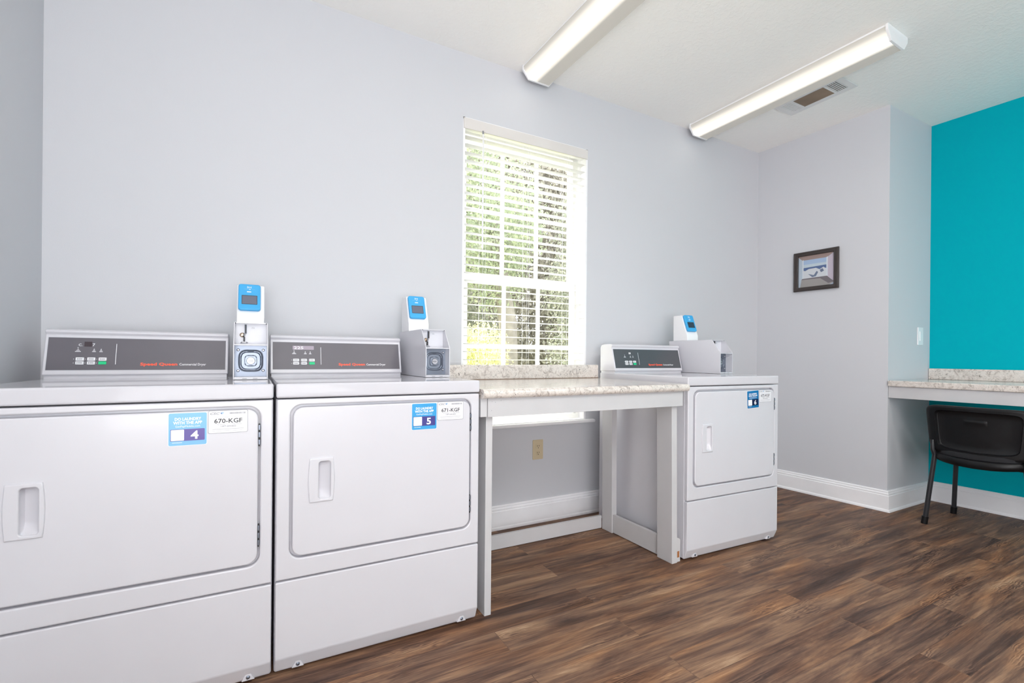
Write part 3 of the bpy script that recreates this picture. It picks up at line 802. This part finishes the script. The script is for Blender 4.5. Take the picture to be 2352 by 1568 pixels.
v = thing('ceiling_vent', 'white three-section air vent in the ceiling beside the right-hand light', 'air vent', (3.124, -.692, H), 0)
vx0, vx1 = -.066, .066
b = mb('ventwhite')
secs = [(-.170, -.104), (-.092, .092), (.104, .170)]   # y ranges, local
b.slab([rrect(-.105, -.205, .105, .205, .004, 2)] + [rrect(vx0, a_, vx1, c_, 0) for a_, c_ in secs], -.003, .003, bev=.001,
       mtx=Matrix.Translation((0, 0, -.004)) @ Matrix(((1, 0, 0, 0), (0, 0, 1, 0), (0, 1, 0, 0), (0, 0, 0, 1))))
b.build('vent_frame', parent=v)
b = mb('ventdark'); b.box((vx0 - .01, -.185, -.0022), (vx1 + .01, .185, -.0002)); b.build('duct_opening', parent=v)
for a_, c_ in secs[::2]:
    b = mb('ventwhite'); k = 6
    for i in range(k):
        y = a_ + (c_ - a_) * (i + .5) / k
        tl = 35 if a_ < 0 else 0
        b.box((vx0, -.0045, -.0008), (vx1, .0045, .0008), mtx=Matrix.Translation((0, y, -.0055)) @ Matrix.Rotation(R(tl * .6), 4, 'X'))
    b.build('louver_slats', parent=v)
b = mb('ventdark')
for i in range(9):
    x = vx0 + (vx1 - vx0) * (i + .5) / 9
    b.box((-.0045, -.092, -.0006), (.0045, .092, .0006), mtx=Matrix.Translation((x, 0, -.0050)) @ Matrix.Rotation(R(25), 4, 'Y'))
b.build('centre_slats', parent=v)

# ------------------------------------------------------------------ outlet, switch, picture
o = thing('wall_outlet', 'ivory duplex wall outlet under the window sill, seen beneath the counter', 'outlet', (1.507, 0, .437))
b = mb('ivory'); b.slab([rrect(-.036, -.059, .036, .059, .004, 3)], -.006, 0, bev=.002)
b.lathe([(.003, 0), (.003, .001), (0, .0015)], 'ivory', 10, Matrix.Translation((0, -.006, 0)) @ Matrix.Rotation(R(90), 4, 'X')); b.build('cover_plate', parent=o)
for dz in (.0195, -.0195):
    b = mb('ivory'); b.slab([rrect(-.0165, dz - .014, .0165, dz + .014, .008, 5)], -.0078, -.005, bev=.0008)
    for sx, hh in ((-.0065, .0045), (.0065, .0038)): b.box((sx - .0013, -.0082, dz + .003 - hh), (sx + .0013, -.0076, dz + .003 + hh), 'blackink')
    b.lathe([(.0026, 0), (.0026, .0005), (0, .0005)], 'blackink', 8, Matrix.Translation((0, -.0078, dz - .0085)) @ Matrix.Rotation(R(90), 4, 'X'))
    b.build('receptacle', parent=o)

o = thing('light_switch', 'white rocker light switch on the narrow wall return beside the teal wall', 'switch', (4.098, QY, 1.164))
b = mb('plastic'); b.slab([rrect(-.037, -.062, .037, .062, .004, 3)], -.007, 0, bev=.002); b.build('cover_plate', parent=o)
b = mb('plastic'); b.slab([rrect(-.0165, -.033, .0165, .033, .002, 3)], -.0105, -.006, bev=.001); b.build('rocker', parent=o)

ea = math.atan2(RX1 - RX0, -QY)
# picture hangs on the end wall: local x runs away from the window wall, local -y faces the room
pc = thing('framed_picture', 'small dark-framed picture of a beach seen through an opening, on the end wall', 'picture', (RX0 + (RX1 - RX0) * .443 / .883 - .001, -.443, 1.650), R(-90) + ea)
b = mb('frame'); hw, hh, k = .152, .146, .030
for s_ in (-1, 1):
    a0, a1 = (-hw, -hh), (hw, hh)
b.slab([rrect(-hw, -hh, hw, hh), rrect(-hw + k, -hh + k, hw - k, hh - k)], -.024, 0, bev=.006)
b.slab([rrect(-hw + .006, -hh + .006, hw - .006, hh - .006), rrect(-hw + .012, -hh + .012, hw - .012, hh - .012)], -.027, -.020, bev=.003)
b.build('frame', parent=pc)
X0, X1, Z0, Z1 = -hw + k - .002, hw - k + .002, -hh + k - .002, hh - k + .002
def P(u, v_): return (X0 + (X1 - X0) * u, Z0 + (Z1 - Z0) * v_)
def flat(name, c): M.setdefault(name, plain(name, c, .3, var=.02)); return name
b = B(M[flat('pic_wall_left', rgb(196, 206, 220))])
lay = [0]
def poly(pts, matn):
    lay[0] += 1; y = -.006 - .0002 * lay[0]
    b.prism([P(*p) for p in pts], y, y + .0002, matn)
poly([(0, 0), (1, 0), (1, 1), (0, 1)], 'pic_wall_left')
poly([(.0, .98), (.12, .86), (.80, .86), (1, 1), (0, 1)], flat('pic_beam', rgb(168, 142, 136)))
poly([(.14, .28), (.78, .28), (.78, .86), (.14, .86)], flat('pic_sky', rgb(176, 196, 226)))
poly([(.14, .62), (.78, .62), (.78, .72), (.14, .72)], flat('pic_skylow', rgb(206, 216, 226)))
poly([(.14, .50), (.78, .54), (.78, .64), (.14, .62)], flat('pic_sea', rgb(92, 112, 158)))
poly([(.14, .28), (.78, .28), (.78, .52), (.70, .58), (.60, .52), (.50, .58), (.30, .57), (.20, .52), (.14, .54)], flat('pic_sand', rgb(222, 222, 228)))
poly([(.28, .42), (.44, .36), (.52, .48), (.56, .44), (.50, .32), (.40, .30)], flat('pic_grass', rgb(120, 130, 156)))
poly([(.60, .50), (.68, .54), (.72, .46), (.64, .42)], 'pic_grass')
poly([(.82, .26), (1, .10), (1, .98), (.82, .86)], flat('pic_wall_right', rgb(204, 190, 204)))
poly([(.78, .26), (.82, .26), (.82, .88), (.78, .86)], flat('pic_post', rgb(226, 228, 236)))
poly([(.12, .26), (.155, .26), (.155, .88), (.12, .86)], 'pic_post')
poly([(.06, 0), (.84, 0), (1, .10), (.80, .27), (.10, .27)], flat('pic_floor', rgb(168, 160, 158)))
poly([(.10, .25), (.62, .24), (.84, .06), (.98, .10), (.80, .29), (.12, .28)], flat('pic_shadow', rgb(122, 112, 118)))
b.build('print', parent=pc, smooth=0)
b = mb('glass'); b.box((X0, -.0115, Z0), (X1, -.0105, Z1)); b.build('picture_glass', parent=pc, smooth=0)

# ------------------------------------------------------------------ outside the window
b = mb('lawn'); b.box((-12, .3, -.35), (26, 26, -.25)); tag(b.build('lawn', smooth=0), 'pale sunlit grass outside the window', 'lawn', kind='structure')
def foliage(name, label, cat, blobs, mat, nleaf, size, trunk=None, group=None):
    t_ = thing(name, label, cat, (blobs[0][0], blobs[0][1], -.25), 0, group)
    ox, oy = blobs[0][0], blobs[0][1]
    bm = bmesh.new()
    tot = sum(q[3] ** 2 for q in blobs)
    for (x, y, z, r_) in blobs:
        for i in range(int(nleaf * r_ ** 2 / tot)):
            dv = Vector((rnd.gauss(0, 1), rnd.gauss(0, 1), rnd.gauss(0, 1))).normalized() * r_ * (rnd.random() ** .35)
            c = Vector((x - ox, y - oy, z + .25)) + dv * (1 + .15 * rnd.uniform(-1, 1))
            m = Euler((rnd.uniform(0, 6.3), rnd.uniform(0, 6.3), rnd.uniform(0, 6.3))).to_matrix()
            s_ = size * rnd.uniform(.6, 1.4)
            q = [bm.verts.new(c + m @ Vector(p)) for p in ((-s_, 0, 0), (0, -s_ * .45, s_ * .1), (s_, 0, 0), (0, s_ * .45, s_ * .1))]
            bm.faces.new(q)
    b = mb(mat); b._take(bm, mat); b.build('foliage', parent=t_, smooth=0)
    if trunk:
        for path, r_ in trunk:
            b = mb('bark'); b.tube([(p[0] - ox, p[1] - oy, p[2] + .25) for p in path], r_, n=10); b.build('trunk', parent=t_)
    return t_
foliage('shrub', 'bright yellow-green shrub outside the lower left of the window', 'shrub',
        [(2.45, 3.4, .75, .62), (3.0, 3.6, .45, .5), (2.1, 3.5, 1.15, .45), (2.75, 3.5, 1.1, .38)], 'leaf_y', 15000, .022, [([(2.35, 3.4, -.25), (2.4, 3.4, .9)], .02)])
foliage('broad_tree', 'green leafy tree outside with its crown behind the upper sash', 'tree',
        [(3.4, 5.2, 3.6, 1.25), (2.5, 5.4, 3.0, .9), (4.1, 5.5, 3.3, .8), (2.9, 5.2, 4.6, .9), (3.9, 5.4, 2.4, .6), (2.4, 5.6, 2.1, .6)], 'leaf_g', 26000, .032,
        [([(4.15, 5.3, -.25), (4.12, 5.3, 1.6), (3.8, 5.3, 3.4)], [.20, .17, .10])])
foliage('dark_tree', 'grey-green bushy tree outside behind the right side of the window', 'tree',
        [(6.1, 5.4, 1.2, .9), (6.2, 5.8, 2.4, .9), (6.0, 5.2, .5, .7), (6.7, 6.0, 2.8, 1.0), (6.6, 6.0, 4.0, .9)], 'leaf_d', 20000, .038,
        [([(6.2, 5.6, -.25), (6.15, 5.6, 2.2)], [.16, .1])])
foliage('hedge', 'tall grey-brown thicket far behind the other trees outside the window', 'hedge',
        [(3.5 + i * 1.3, 10.5 + (i % 2) * .5, 1.0 + (i % 3) * .5, 1.5) for i in range(8)] + [(3.6 + i * 1.5, 11.3, 3.4 + (i % 2) * .5, 1.6) for i in range(7)] + [(3.4 + i * 1.7, 12.0, 5.8 + (i % 2) * .6, 1.7) for i in range(6)] + [(4.5 + i * 1.9, 12.4, 8.0, 1.5) for i in range(4)], 'leaf_w', 56000, .10,
        [([(5.2, 10.2, -.25), (5.25, 10.2, 3.0)], [.25, .2])])
foliage('thin_tree', 'dull green tree outside behind the left side of the window', 'tree',
        [(3.2, 7.0, 1.7, .9), (2.6, 7.2, 2.3, .8), (4.2, 7.4, 1.3, .9), (3.6, 7.4, 2.4, .8)], 'leaf_d', 16000, .042, [([(3.2, 7.1, -.25), (3.25, 7.1, 2.0)], [.14, .09])])

# ------------------------------------------------------------------ light
wd = bpy.data.worlds.new('world'); S.world = wd; wd.use_nodes = True
nt = wd.node_tree; bg = nt.nodes['Background']
sk = nt.nodes.new('ShaderNodeTexSky'); sk.sky_type = 'HOSEK_WILKIE'; sk.turbidity = 4; sk.ground_albedo = .4
sk.sun_direction = Vector((-.38, .50, .85)).normalized()
hs = nt.nodes.new('ShaderNodeMix'); hs.data_type = 'RGBA'; hs.inputs[0].default_value = .75; hs.inputs[7].default_value = (1.0, 1.0, 1.0, 1)
nt.links.new(sk.outputs[0], hs.inputs[6]); nt.links.new(hs.outputs[2], bg.inputs[0]); bg.inputs[1].default_value = 4.0

def light(kind, name, loc, energy, color=(1, 1, 1), size=None, rot=None, target=None):
    ld = bpy.data.lights.new(name, kind); ld.energy = energy; ld.color = color
    if size: ld.shape = 'RECTANGLE'; ld.size, ld.size_y = size
    o = bpy.data.objects.new(name, ld); COL.objects.link(o); o.location = loc
    if target is not None: o.rotation_euler = (Vector(target) - Vector(loc)).to_track_quat('-Z', 'Y').to_euler()
    elif rot: o.rotation_euler = rot
    return o
s = light('SUN', 'sun', (0, 0, 10), 12.0, (1, .96, .88)); s.data.angle = R(1)
s.rotation_euler = (Vector((.38, -.50, -.85))).to_track_quat('-Z', 'Y').to_euler()
# unseen area lights added behind the camera to brighten the room
light('AREA', 'front_upward_fill', (1.3, YF + .05, 1.2), 20, (.99, .99, 1), (4.6, 2.0), target=(1.3, -2.4, 5.0))  # added fill tilted up at the ceiling; the front wall has no window
light('AREA', 'left_upward_fill', (XL + .30, -3.9, 1.15), 138, (.985, .99, 1), (2.4, 1.9), target=(1.4, -2.2, 4.3))  # main added fill, aimed steeply upward; the left wall is solid
for i, (x, y) in enumerate(((1.46, -3.4), (2.85, -3.4), (.1, -3.8))):
    light('AREA', 'ceiling_fill', (x, y, H - .08), 16, (1, .97, .92), (.2, 1.2), rot=(0, 0, 0))  # added overhead fill out of view, no fixtures modelled

S.view_settings.view_transform = 'Standard'; S.view_settings.look = 'None'
S.view_settings.exposure = .16; S.view_settings.gamma = 1; S.view_settings.use_curve_mapping = False
S.cycles.use_denoising = True
S.cycles.max_bounces = 10; S.cycles.diffuse_bounces = 6
S.cycles.sample_clamp_indirect = 6
